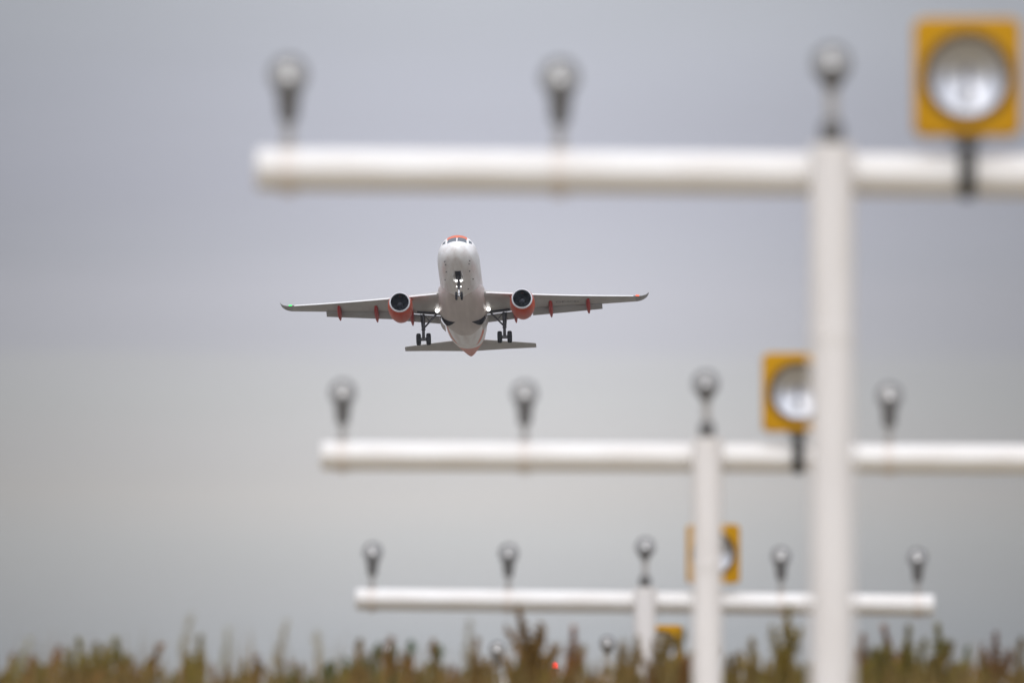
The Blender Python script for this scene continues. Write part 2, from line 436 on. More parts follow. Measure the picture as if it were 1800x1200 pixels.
def fus(s, a):
    """Fuselage surface point at station s (aft of nose), angle a from the top, positive to port."""
    zt, zb, hw = interp(FUS, s)
    zc = (zt + zb) / 2
    k = 0.5 * (1 - 0)      # widest slightly above the centre of the section
    return Vector((-s, hw * math.sin(a), zc + (zt - zb) / 2 * math.cos(a)))
ST = [0, .03, .06, .1, .15, .25, .4, .6, .8, 1.05, 1.3, 1.5, 1.75, 2.0, 2.2, 2.4, 2.6, 2.9, 3.2, 3.6, 4, 4.5, 5, 5.6, 6.2] + [7 + i for i in range(15)] + [22 + 0.4 * i for i in range(39)] + [37.45, 37.6]
NA = 72
bm = bmesh.new(); lay = bm.verts.layers.float.new('livery')
rings = loft(bm, [[fus(s, 2 * math.pi * i / NA) for i in range(NA)] for s in ST])
for s, rg in zip(ST, rings):
    for i, v in enumerate(rg):
        zn = math.cos(2 * math.pi * i / NA)
        val = -1.0
        if s > 21:
            gc, gw = interp([(21, -0.36, 0.0), (22, -0.43, 0.08), (24, -0.58, 0.11), (26.5, -0.76, 0.07), (28.5, -0.88, 0.015), (29, -0.9, -0.05), (40, -1, -0.5)], s)
            val = gw - abs(zn - gc)
            val = max(val, (s - interp([(-1, 30.0), (-0.8, 30.5), (-0.5, 29.6), (-0.2, 28.4), (0.3, 26.4), (1, 24.0)], zn)[0]) * 0.2)
        elif 2.35 <= s < 6.5:
            val = max(-1.0, (zn - 0.83 - 0.03 * (s - 2.6)) * 2)
        v[lay] = max(-1, min(1, val))
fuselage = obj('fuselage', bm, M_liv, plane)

def fpatch(bm, pts, off=0.012, nu=6, nv=6):
    """Quad patch hugging the fuselage; pts = four (s, angle deg) corners."""
    grid = []
    for j in range(nv + 1):
        row = []
        for i in range(nu + 1):
            u, v = i / nu, j / nv
            s = (1 - v) * ((1 - u) * pts[0][0] + u * pts[1][0]) + v * ((1 - u) * pts[3][0] + u * pts[2][0])
            a = R((1 - v) * ((1 - u) * pts[0][1] + u * pts[1][1]) + v * ((1 - u) * pts[3][1] + u * pts[2][1]))
            p0 = fus(s, a); e = 0.02
            nn = (fus(s + e, a) - fus(s - e, a)).cross(fus(s, a + e) - fus(s, a - e)).normalized()
            c = Vector((-s, 0, sum(interp(FUS, s)[:2]) / 2))
            if nn.dot(p0 - c) < 0: nn = -nn
            row.append(bm.verts.new(p0 + nn * off))
        grid.append(row)
    for a_, b_ in zip(grid[:-1], grid[1:]):
        for i in range(nu): bm.faces.new((a_[i], a_[i + 1], b_[i + 1], b_[i]))

for sg in (1, -1):
    b = bmesh.new(); fpatch(b, [(1.56, 2.2 * sg), (1.74, 39 * sg), (2.50, 31 * sg), (2.44, 2.0 * sg)]); obj('windshield_pane', b, M_glass, fuselage)
    b = bmesh.new(); fpatch(b, [(2.05, 46 * sg), (2.52, 57 * sg), (2.80, 51 * sg), (2.62, 40 * sg)]); obj('windshield_pane', b, M_glass, fuselage)
# cabin windows: one part per side, small panes hugging the body
for sg in (1, -1):
    for k in range(44):
        s = 6.4 + k * 0.53
        b = bmesh.new(); fpatch(b, [(s, 79 * sg), (s + 0.23, 79 * sg), (s + 0.23, 69 * sg), (s, 69 * sg)], 0.008, 1, 2)
        obj('cabin_window', b, M_glass, fuselage)
# nose gear bay opening and small belly fittings
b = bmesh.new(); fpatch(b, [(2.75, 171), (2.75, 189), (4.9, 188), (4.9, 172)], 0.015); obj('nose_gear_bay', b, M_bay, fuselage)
for s, a in ((1.7, 128), (1.7, 232), (2.1, 137), (2.1, 223), (3.6, 145), (3.6, 215), (6.2, 140), (6.2, 220), (8.1, 158)):
    b = bmesh.new(); fpatch(b, [(s, a - 1.1), (s, a + 1.1), (s + 0.22, a + 1.1), (s + 0.22, a - 1.1)], 0.02, 1, 1)
    p0 = fus(s, R(a)); tube(b, p0, p0 + Vector((0.05, (0.09 if a < 180 else -0.09), -0.05)), 0.03)
    obj('probe', b, M_strut, fuselage)
for y in (0.0,):
    b = bmesh.new()
    rg = []
    for k, (dx, hh) in enumerate(((0.0, 0.0), (0.10, 0.26), (0.34, 0.30), (0.46, 0.0))):
        rg.append([Vector((-8.6 - dx, 0.02 * c_, -2.05 - hh * q)) for c_, q in ((-1, 0), (-0.4, 1), (0.4, 1), (1, 0))])
    loft(b, rg); obj('belly_antenna', b, M_gwhite, fuselage)

# belly fairing
FAIR = [(9.3, 1.2, -1.95, 0.05), (10.2, 1.75, -2.08, 0.25), (11.3, 2.10, -2.26, 0.55), (12.6, 2.26, -2.42, 0.8), (14.5, 2.30, -2.48, 0.9), (17.0, 2.28, -2.48, 0.9), (18.6, 2.18, -2.44, 0.8),
        (19.8, 1.95, -2.32, 0.6), (21.2, 1.50, -2.16, 0.35), (22.4, 1.0, -2.02, 0.1)]
def fair(s, a):
    hw, zb, k = interp(FAIR, s)
    zc = -0.75; ca, sa = math.cos(a), math.sin(a)      # a from straight down
    e = 0.72
    return Vector((-s, hw * math.copysign(abs(sa) ** e, sa), zc + (zb - zc) * math.copysign(abs(ca) ** e, ca) if ca > 0 else zc + 0.35 * -ca))
bm = bmesh.new()
NF = 48
ss = [9.3 + (22.4 - 9.3) * i / 40 for i in range(41)]
loft(bm, [[fair(s, 2 * math.pi * (i + 0.5) / NF) for i in range(NF)] for s in ss])
M_fair = mat('belly_grey_white', (0.66, 0.60, 0.57), 0.38, col2=(0.52, 0.465, 0.435), vscale=1.0, stretch=(0.15, 1.2, 1))
fairing = obj('belly_fairing', bm, M_fair, plane)
for sg in (1, -1):
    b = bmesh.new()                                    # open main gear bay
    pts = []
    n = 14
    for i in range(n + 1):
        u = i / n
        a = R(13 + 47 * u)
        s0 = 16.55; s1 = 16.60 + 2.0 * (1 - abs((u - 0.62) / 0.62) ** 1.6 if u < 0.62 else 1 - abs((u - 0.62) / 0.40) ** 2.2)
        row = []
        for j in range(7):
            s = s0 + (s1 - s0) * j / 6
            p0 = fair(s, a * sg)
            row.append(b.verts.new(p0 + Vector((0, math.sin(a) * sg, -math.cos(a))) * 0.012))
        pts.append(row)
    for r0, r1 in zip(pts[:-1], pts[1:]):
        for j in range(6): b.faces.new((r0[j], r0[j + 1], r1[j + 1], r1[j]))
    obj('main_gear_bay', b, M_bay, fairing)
    b = bmesh.new()                                    # hanging outer gear door
    rg = []
    for s in (17.3, 17.8, 18.4, 19.0):
        pr = [(2.22, -1.60), (2.12, -1.95), (1.95, -2.25), (1.72, -2.50)]
        rg.append([Vector((-s, y * sg, z - 0.06)) for y, z in pr] + [Vector((-s, (y + 0.05) * sg, z - 0.09)) for y, z in pr[::-1]])
    loft(b, rg); obj('gear_door', b, M_gwhite, fairing)

# wings
def foil(n=14, camber=0.0):
    up_ = [(0.5 * (1 - math.cos(math.pi * i / n))) for i in range(n + 1)]
    th = lambda c: 5 * (0.2969 * math.sqrt(c) - 0.126 * c - 0.3516 * c * c + 0.2843 * c ** 3 - 0.1036 * c ** 4)
    return [(c, th(c)) for c in up_[::-1]] + [(c, -th(c)) for c in up_[1:-1]]
AF = foil()
def wing_z(y): return -1.22 + math.tan(R(5.0)) * (y - 1.9) + 0.0016 * (y - 1.9) ** 2
def wing_le(y): return 11.55 + (y - 1.9) * math.tan(R(27.0)) if y > 1.9 else 11.55
def wing_te(y):  # trailing edge of the fixed wing
    return interp([(0, 17.9), (1.9, 17.9), (6.4, 18.05), (16.1, 20.75), (17.1, 21.2)], y)[0]
def wing_sec(y, sg, te=None, c0=0.0, tc=None):
    le, t1 = wing_le(y), te or wing_te(y)
    c = t1 - le; tcn = tc or interp([(1.9, 0.145), (6.4, 0.118), (16.1, 0.108)], y)[0]
    tw = R(interp([(1.9, 2.0), (16, -1.5)], y)[0])
    out = []
    for cx, cz in AF:
        x = cx * c; z = cz * c * tcn + 0.02 * c * (1 - (2 * cx - 1) ** 2)
        out.append(Vector((-(le + x), y * sg, wing_z(y) + z - x * math.sin(tw) + 0.3 * c * math.sin(tw))))
    return out
def lower(y, s):  # wing lower surface height at station s
    le, t1 = wing_le(y), wing_te(y); c = t1 - le
    cx = min(0.999, max(0.001, (s - le) / c))
    tcn = interp([(1.9, 0.145), (6.4, 0.118), (16.1, 0.108)], y)[0]
    th = 5 * (0.2969 * math.sqrt(cx) - 0.126 * cx - 0.3516 * cx * cx + 0.2843 * cx ** 3 - 0.1036 * cx ** 4)
    tw = R(interp([(1.9, 2.0), (16, -1.5)], y)[0])
    return wing_z(y) - th * c * tcn + 0.02 * c * (1 - (2 * cx - 1) ** 2) - cx * c * math.sin(tw) + 0.3 * c * math.sin(tw)

for sg in (1, -1):
    bm = bmesh.new()
    yy = [1.2, 1.9, 2.6, 3.4, 4.2, 5, 5.7, 6.4, 7.4, 8.6, 10, 11.5, 13, 14.5, 15.6, 16.1]
    secs = [wing_sec(max(y, 1.9), sg) for y in yy]
    for p in secs[0]: p.y = 1.2 * sg
    loft(bm, secs)
    wing = obj('wing', bm, M_wing, plane)
    # slat: bright drooped leading edge
    bm = bmesh.new(); rg = []
    for y in [2.3, 3.2, 4.2, 5.1, 5.9, 6.8, 8, 9.5, 11, 12.5, 14, 15.9]:
        le = wing_le(y); c = wing_te(y) - le; k = interp([(1.9, 0.34), (6.4, 0.26), (16, 0.20)], y)[0]
        z0 = wing_z(y) + 0.3 * c * math.sin(R(interp([(1.9, 2.0), (16, -1.5)], y)[0]))
        prof = [(0.75, 0.30), (0.35, 0.24), (0.05, 0.10), (-0.16, -0.14), (-0.14, -0.30), (0.02, -0.34), (0.16, -0.22), (0.30, -0.02)]
        rg.append([Vector((-(le + q * k * 1.6), y * sg, z0 + r * k * 1.25)) for q, r in prof])
    loft(bm, rg); obj('slat', bm, M_slat, wing)
    # flaps (inner, outer), drooped with a slot in front
    def flap(ya, yb, cf, droop, gap_x, gap_z):
        bm = bmesh.new(); rg = []
        for i in range(9):
            y = ya + (yb - ya) * i / 8
            te = wing_te(y); ch = cf(y); zz_ = lower(y, te - 0.05) - gap_z
            a = R(droop)
            rg.append([Vector((-(te + gap_x + cx * ch * math.cos(a) + cz * ch * 0.14 * math.sin(a)), y * sg, zz_ - cx * ch * math.sin(a) + cz * ch * 0.14)) for cx, cz in foil(8)])
        loft(bm, rg); return bm
    obj('flap', flap(2.15, 6.25, lambda y: 1.30, 15, -0.02, 0.09), M_wingd, wing)
    obj('flap', flap(6.45, 12.95, lambda y: interp([(6.4, 1.15), (13, 0.75)], y)[0] + 0.22, 15, -0.26, 0.025), M_wingd, wing)
    # curved up wing tip
    bm = bmesh.new(); rg = []
    base_y = 16.1
    for i in range(9):
        k = i / 8
        y = base_y + 1.18 * math.sin(k * R(78)) / math.sin(R(78)); dz = 0.80 * (1 - math.cos(k * R(78))) / (1 - math.cos(R(78)))
        le = wing_le(base_y) + k * 1.0 + 0.55 * k * k; ch = (wing_te(base_y) - wing_le(base_y)) * (1 - 0.62 * k)
        tw = R(-1.5)
        nrm = Vector((0, -math.sin(k * R(70)), math.cos(k * R(70))))
        ring = []
        for cx, cz in AF:
            p = Vector((-(le + cx * ch), y, wing_z(base_y) + dz + 0.3 * ch * math.sin(tw) - cx * ch * math.sin(tw) + 0.02 * ch * (1 - (2 * cx - 1) ** 2))) + nrm * cz * ch * 0.10
            p.y *= sg; ring.append(p)
        rg.append(ring)
    loft(bm, rg); obj('wing_tip', bm, M_wingd, wing)
    bm = bmesh.new(); yl = 16.25; tube(bm, (-(wing_le(yl) - 0.10), (yl - .08) * sg, wing_z(yl) - 0.02), (-(wing_le(yl) + 0.08), (yl + .16) * sg, wing_z(yl) + 0.02), 0.07)
    obj('navigation_light', bm, M_navr if sg > 0 else M_navg, wing)
    # flap track fairings
    for y, s0, s1, dr in ((4.85, 15.9, 20.4, 0.42), (8.17, 16.2, 20.55, 0.40), (11.67, 17.2, 21.0, 0.34)):
        bm = bmesh.new(); rg = []
        z0 = lower(y, s0); z1 = interp([(4.85, -1.52), (8.17, -1.03), (11.67, -0.60)], y)[0]
        for i in range(13):
            k = i / 12; r = max(0.012, 0.255 * (math.sin(math.pi * (0.06 + 0.94 * k) ** 0.75)) ** 0.6) if k < 1 else 0.01
            s = s0 + (s1 - s0) * k; z = z0 + (z1 - z0) * k - 0.10 * math.sin(math.pi * k)
            rg.append([Vector((-s, y * sg + r * 0.80 * math.cos(2 * math.pi * j / 14), z + r * 1.15 * math.sin(2 * math.pi * j / 14))) for j in range(14)])
        loft(bm, rg); obj('flap_track_fairing', bm, M_red, wing)
    # dark gear leg cut-out in the wing underside
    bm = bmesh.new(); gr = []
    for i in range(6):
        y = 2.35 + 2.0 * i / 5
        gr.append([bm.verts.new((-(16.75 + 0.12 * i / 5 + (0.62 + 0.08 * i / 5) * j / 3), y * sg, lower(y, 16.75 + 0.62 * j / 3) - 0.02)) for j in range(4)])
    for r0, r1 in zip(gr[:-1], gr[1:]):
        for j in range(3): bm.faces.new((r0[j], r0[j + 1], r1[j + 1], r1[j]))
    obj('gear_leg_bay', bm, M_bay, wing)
    # landing light at the wing root, switched on
    bm = bmesh.new(); lathe(bm, (-15.3, 2.40 * sg, -1.69), (1, 0, -0.15), [(-0.25, 0.10), (0.0, 0.20), (0.04, 0.18), (0.07, 0.0)], 18, True)
    obj('landing_light', bm, M_light, wing)

    # engine
    ez = -2.42; ey = 5.70 * sg; e0 = 9.95
    O = Vector((-e0, ey, ez)); AX = Vector((-1, 0, -0.01))
    bm = bmesh.new()
    lathe(bm, O, AX, [(0.16, 0.985), (0.40, 1.06), (0.8, 1.13), (1.4, 1.165), (2.1, 1.15), (2.8, 1.07), (3.4, 0.95), (3.75, 0.86), (3.74, 0.82), (3.0, 0.80)], 48)
    eng = obj('engine', bm, M_orange, plane)
    bm = bmesh.new(); lathe(bm, O, AX, [(0.17, 0.987), (0.06, 0.955), (0.01, 0.915), (0.0, 0.885), (0.03, 0.855), (0.12, 0.835)], 48)
    obj('inlet_lip', bm, M_lip, eng)
    bm = bmesh.new(); lathe(bm, O, AX, [(0.11, 0.838), (0.4, 0.83), (0.9, 0.86), (1.05, 0.87)], 48); obj('inlet_duct', bm, M_intake, eng)
    bm = bmesh.new()
    for k in range(24):
        a0 = 2 * math.pi * k / 24; rows = []
        for j in range(4):
            r = 0.26 + 0.60 * j / 3; tw = R(25 + 35 * j / 3); hwid = 0.09
            cdir = Vector((0, math.cos(a0), math.sin(a0))); tdir = Vector((0, -math.sin(a0), math.cos(a0)))
            dv = tdir * math.sin(tw) * hwid + Vector((-1, 0, 0)) * math.cos(tw) * hwid
            cc = O + AX * 0.98 + cdir * r
            rows.append((bm.verts.new(cc - dv), bm.verts.new(cc + dv)))
        for r0, r1 in zip(rows[:-1], rows[1:]): bm.faces.new((r0[0], r0[1], r1[1], r1[0]))
    lathe(bm, O, AX, [(1.12, 0.86), (1.12, 0.0)], 32)
    obj('fan', bm, M_fan, eng, smooth=False)
    bm = bmesh.new(); lathe(bm, O, AX, [(0.52, 0.0), (0.58, 0.07), (0.75, 0.17), (0.95, 0.27), (1.0, 0.27)], 24); obj('spinner', bm, M_spin, eng)
    bm = bmesh.new(); lathe(bm, O, AX, [(2.9, 0.62), (3.9, 0.55), (4.7, 0.40), (4.68, 0.36), (4.2, 0.36)], 32); lathe(bm, O, AX, [(4.2, 0.30), (4.9, 0.18), (5.3, 0.02)], 20)
    obj('core_nozzle', bm, M_fan, eng)
    bm = bmesh.new(); rg = []
    for s, zt, zb, hw in ((10.9, -1.34, -1.6, 0.05), (11.6, -0.98, -1.9, 0.17), (13.0, -0.78, -2.0, 0.22), (14.2, -0.85, -1.95, 0.22), (15.5, -1.0, -1.7, 0.16), (16.8, -1.05, -1.35, 0.05)):
        rg.append([Vector((-s, ey + hw * a, z)) for a, z in ((-1, zb), (-1, zt), (1, zt), (1, zb))])
    loft(bm, rg); obj('pylon', bm, M_orange, eng)
    bm = bmesh.new()                                    # nacelle strake on the inner side
    q = O + Vector((-1.1, -sg * 0.98, 0.62))
    loft(bm, [[q + Vector((dx, -sg * o_ * 0.75 , o_ * 0.6)) + Vector((0, 0, e)) for o_, e in ((0, -.02), (hh, 0), (0, .02))] for dx, hh in ((0, 0.02), (-0.5, 0.28), (-0.9, 0.30), (-1.0, 0.02))])
    obj('strake', bm, M_orange, eng)

# registration letters under the port wing
cu = bpy.data.curves.new('registration', 'FONT'); cu.body = 'OE-ICD'; cu.size = 1.05; cu.align_x = 'CENTER'; cu.align_y = 'CENTER'; cu.resolution_u = 2
tmp = bpy.data.objects.new('registration', cu); COL.objects.link(tmp)
dg = bpy.context.evaluated_depsgraph_get(); me = bpy.data.meshes.new_from_object(tmp.evaluated_get(dg)); bpy.data.objects.remove(tmp)
yc = 9.75
bmr = bmesh.new(); bmr.from_mesh(me)
bmesh.ops.triangulate(bmr, faces=bmr.faces[:])
sx = 2.15 / max(1e-3, max(v.co.x for v in bmr.verts) - min(v.co.x for v in bmr.verts))
for v in bmr.verts:
    y = yc + v.co.x * sx
    mid = wing_le(y) + 0.50 * (wing_te(y) - wing_le(y))
    s = mid - v.co.y * 0.95
    v.co = Vector((-s, y, lower(y, s) - 0.025))
pw = [o for o in bpy.data.objects if o.name.startswith('wing') and o.parent == plane and o.name == 'wing'][0]
obj('registration_letters', bmr, M_ink, pw, smooth=False)

# tailplanes and fin
for sg in (1, -1):
    bm = bmesh.new(); rg = []
    for y, le, ch, z in ((0.3, 32.2, 3.9, 0.78), (1.0, 32.6, 3.55, 0.84), (3.5, 34.15, 2.45, 1.08), (6.05, 35.75, 1.45, 1.32), (6.22, 35.95, 1.25, 1.335)):
        rg.append([Vector((-(le + cx * ch), y * sg, z + cz * ch * 0.10)) for cx, cz in foil(10)])
    loft(bm, rg); obj('tailplane', bm, M_wing, plane)
bm = bmesh.new(); rg = []
for z, le, ch in ((1.7, 28.6, 6.6), (3.0, 30.2, 5.4), (5.5, 32.5, 3.9), (7.6, 34.4, 2.55), (7.75, 34.7, 2.2)):
    rg.append([Vector((-(le + cx * ch), cz * ch * 0.09, z)) for cx, cz in foil(10)])
loft(bm, rg); obj('tail_fin', bm, M_orange, plane)

# landing gear
def wheel(parent, c, r, wd):
    bm = bmesh.new()
    lathe(bm, Vector(c) - Vector((0, wd / 2, 0)), (0, 1, 0), [(0.03, r * 0.55), (0.0, r * 0.70), (0.02, r * 0.88), (wd * 0.18, r * 0.97), (wd * 0.36, r), (wd * 0.64, r), (wd * 0.82, r * 0.97), (wd - 0.02, r * 0.88), (wd, r * 0.70), (wd - 0.03, r * 0.55)], 32)
    o = obj('wheel', bm, M_tyre, parent)
    return o
for sg in (1, -1):
    s, y = 17.75, 3.80 * sg
    zax = -3.68
    bm = bmesh.new()
    tube(bm, (-(s - 0.25), y, -1.35), (-s, y, -2.75), 0.19, 0.165, 18)
    tube(bm, (-s, y, -2.7), (-s, y, -2.78), 0.20, 0.20, 18)
    tube(bm, (-s, y - 0.55, zax), (-s, y + 0.55, zax), 0.085, 0.085, 14)
    tube(bm, (-s, y - 0.30, zax), (-s, y + 0.30, zax), 0.16, 0.16, 16)
    tube(bm, (-(s - 0.22), y, -2.62), (-(s - 0.34), y, -3.12), 0.05); tube(bm, (-(s - 0.34), y, -3.12), (-(s - 0.12), y, zax), 0.05)
    tube(bm, (-(s - 0.2), y - 0.10, -1.6), (-(s - 0.16), y - 0.12, zax + 0.1), 0.025); tube(bm, (-(s - 0.2), y + 0.10, -1.6), (-(s - 0.16), y + 0.12, zax + 0.1), 0.025)
    leg = obj('main_landing_gear', bm, M_strut, plane)
    bm = bmesh.new(); tube(bm, (-s, y, -2.75), (-s, y, zax), 0.105, 0.105, 16); obj('oleo', bm, M_strut, leg)
    for dy in (-0.465, 0.465):
        wl = wheel(leg, (-s, y + dy, zax), 0.565, 0.44)
    bm = bmesh.new(); tube(bm, (-(s - 0.1), y - 0.12 * sg, -2.55), (-(s - 0.55), 2.55 * sg, -1.45), 0.085); tube(bm, (-(s - 0.3), 3.2 * sg, -2.02), (-(s - 0.55), y, -1.35), 0.04)
    obj('side_brace', bm, M_strut, leg)
    bm = bmesh.new(); box(bm, (-(s - 0.1), y + 0.20 * sg, -1.98), (0.85, 0.05, 1.35), 0.02, Matrix.Rotation(R(-5 * sg), 3, 'X')); tube(bm, (-(s - .1), y, -1.9), (-(s - .1), y + .3 * sg, -1.9), .05)
    obj('leg_door', bm, M_strut, leg)

s = 5.07
bm = bmesh.new()
tube(bm, (-(s - 0.25), 0, -1.8), (-s, 0, -2.95), 0.10, 0.09, 16)
tube(bm, (-s, -0.32, -3.57), (-s, 0.32, -3.57), 0.06)
tube(bm, (-(s - 0.12), 0, -2.75), (-(s - 1.4), 0, -1.92), 0.055)
box(bm, (-(s - 0.05), 0, -2.14), (0.12, 0.62, 0.09), 0.02)
tube(bm, (-(s - 0.13), -0.10, -2.35), (-(s - 0.05), -0.17, -2.75), 0.03); tube(bm, (-(s - 0.13), 0.10, -2.35), (-(s - 0.05), 0.17, -2.75), 0.03)
box(bm, (-(s - 0.02), 0, -2.68), (0.16, 0.36, 0.12), 0.02)
nleg = obj('nose_landing_gear', bm, M_strut, plane)
bm = bmesh.new(); tube(bm, (-s, 0, -2.95), (-s, 0, -3.57), 0.062, 0.062, 14); obj('oleo', bm, M_chrome, nleg)
for dy in (-0.25, 0.25): wheel(nleg, (-s, dy, -3.57), 0.39, 0.22)
for dy, z, r in ((-0.225, -2.12, 0.11), (0.225, -2.12, 0.11), (-0.20, -2.70, 0.05), (0.20, -2.70, 0.05)):
    bm = bmesh.new(); lathe(bm, (-(s - 0.16), dy, z), (1, 0, 0), [(-0.14, r * 0.4), (-0.08, r), (0.02, r), (0.04, 0)], 16, True); obj('taxi_light', bm, M_light, nleg)
for sg in (1, -1):
    bm = bmesh.new(); rg = []
    for ss_ in (2.75, 3.2, 4.0, 4.75):
        zt = interp(FUS, ss_)[1]
        rg.append([Vector((-ss_, sg * y_, zt + z_)) for y_, z_ in ((0.31, 0.03), (0.47, -0.42), (0.50, -0.40), (0.35, 0.03))])
    loft(bm, rg); obj('gear_door', bm, M_gwhite, nleg)

# ------------------------------------------------------------------ weeds
def leaf_mat(name, c1, c2):
    k = 1.7
    f = lambda c: (c[0] * k, (c[1] * 1.10 + 0.003) * k, c[2] * k)
    m = mat(name, f(c1), 0.75, col2=f(c2), vscale=9)
    n = m.node_tree.nodes; l = m.node_tree.links; p_ = n['Principled BSDF']      # every plant a little different
    src = p_.inputs['Base Color'].links[0].from_socket
    oi = n.new('ShaderNodeObjectInfo'); hs = n.new('ShaderNodeHueSaturation')
    m1 = n.new('ShaderNodeMapRange'); m1.inputs['To Min'].default_value = 0.62; m1.inputs['To Max'].default_value = 1.18
    m2 = n.new('ShaderNodeMapRange'); m2.inputs['To Min'].default_value = 0.485; m2.inputs['To Max'].default_value = 0.515
    ml_ = n.new('ShaderNodeMath'); ml_.operation = 'FRACT'; mm_ = n.new('ShaderNodeMath'); mm_.operation = 'MULTIPLY'; mm_.inputs[1].default_value = 7.31
    l.new(oi.outputs['Random'], m1.inputs['Value']); l.new(oi.outputs['Random'], mm_.inputs[0]); l.new(mm_.outputs[0], ml_.inputs[0]); l.new(ml_.outputs[0], m2.inputs['Value'])
    l.new(m1.outputs[0], hs.inputs['Value']); l.new(m2.outputs[0], hs.inputs['Hue']); hs.inputs['Saturation'].default_value = 1.0
    l.new(src, hs.inputs['Color']); l.new(hs.outputs[0], p_.inputs['Base Color'])
    return m
PAL = {
    'rust': (leaf_mat('rust_seed', (0.19, 0.075, 0.022), (0.10, 0.045, 0.014)), leaf_mat('rust_stem', (0.14, 0.085, 0.03), (0.09, 0.055, 0.02)), leaf_mat('rust_leaf', (0.13, 0.10, 0.025), (0.17, 0.07, 0.02))),
    'brown': (leaf_mat('brown_seed', (0.17, 0.095, 0.028), (0.09, 0.055, 0.016)), leaf_mat('brown_stem', (0.12, 0.09, 0.035), (0.08, 0.06, 0.02)), leaf_mat('brown_leaf', (0.11, 0.09, 0.025), (0.14, 0.08, 0.02))),
    'olive': (leaf_mat('olive_seed', (0.165, 0.110, 0.018), (0.095, 0.068, 0.014)), leaf_mat('olive_stem', (0.10, 0.085, 0.025), (0.08, 0.06, 0.02)), leaf_mat('olive_leaf', (0.15, 0.12, 0.02), (0.09, 0.075, 0.018))),
    'green': (leaf_mat('green_seed', (0.075, 0.10, 0.035), (0.04, 0.065, 0.025)), leaf_mat('green_stem', (0.07, 0.08, 0.03), (0.05, 0.06, 0.02)), leaf_mat('green_leaf', (0.07, 0.10, 0.035), (0.035, 0.06, 0.022))),
    'pale': (leaf_mat('straw_seed', (0.25, 0.20, 0.14), (0.17, 0.13, 0.085)), leaf_mat('straw_stem', (0.20, 0.17, 0.10), (0.14, 0.115, 0.065)), leaf_mat('straw_leaf', (0.22, 0.19, 0.08), (0.16, 0.14, 0.06)))}

def flake(bm, p, d, ln, wd, rng):
    d = d.normalized(); u, v = frame(d); a = rng.random() * 6.28
    q = math.cos(a) * u + math.sin(a) * v
    m = p + d * ln * 0.5 + q.cross(d) * wd * 0.2
    vs_ = [bm.verts.new(x) for x in (p, m + q * wd, p + d * ln, m - q * wd)]
    bm.faces.new(vs_)

def spike(bs, bh, p0, d0, ln, rad, rng, dens, bare=0.25, fl=0.027):
    """A seed spike: bent stem in bs, flakes in bh."""
    pts = [p0]; d = d0.normalized(); n = 7
    bend = Vector((rng.uniform(-.25, .25), rng.uniform(-.25, .25), 0.25))
    for i in range(n):
        d = (d + bend * 0.12).normalized(); pts.append(pts[-1] + d * ln / n)
    for i in range(n): tube(bs, pts[i], pts[i + 1], 0.004 * (1 - i / n) + 0.0015, 0.004 * (1 - (i + 1) / n) + 0.0015, 5, False)
    cnt = int(dens * ln)
    for _ in range(cnt):
        kk = rng.random() ** 1.15; k = bare + (1 - bare) * kk
        f = min(n - 1e-3, k * n); i = int(f); p = pts[i].lerp(pts[i + 1], f - i)
        r = rad * min(1.0, 0.35 + 4 * kk) * (1.04 - kk) ** 0.6 * (0.72 + 0.5 * math.sin(kk * 19 + p0.x * 70 + p0.z * 9))
        a = rng.random() * 6.28; rr = abs(rng.gauss(0, 0.55)) * r
        q = p + Vector((math.cos(a) * rr, math.sin(a) * rr, rng.uniform(-.015, .015)))
        flake(bh, q, Vector((math.cos(a), math.sin(a), rng.uniform(0, 1.8))), fl * rng.uniform(.5, 1.4) * (1.15 - 0.5 * kk), fl * 0.45, rng)
    return pts

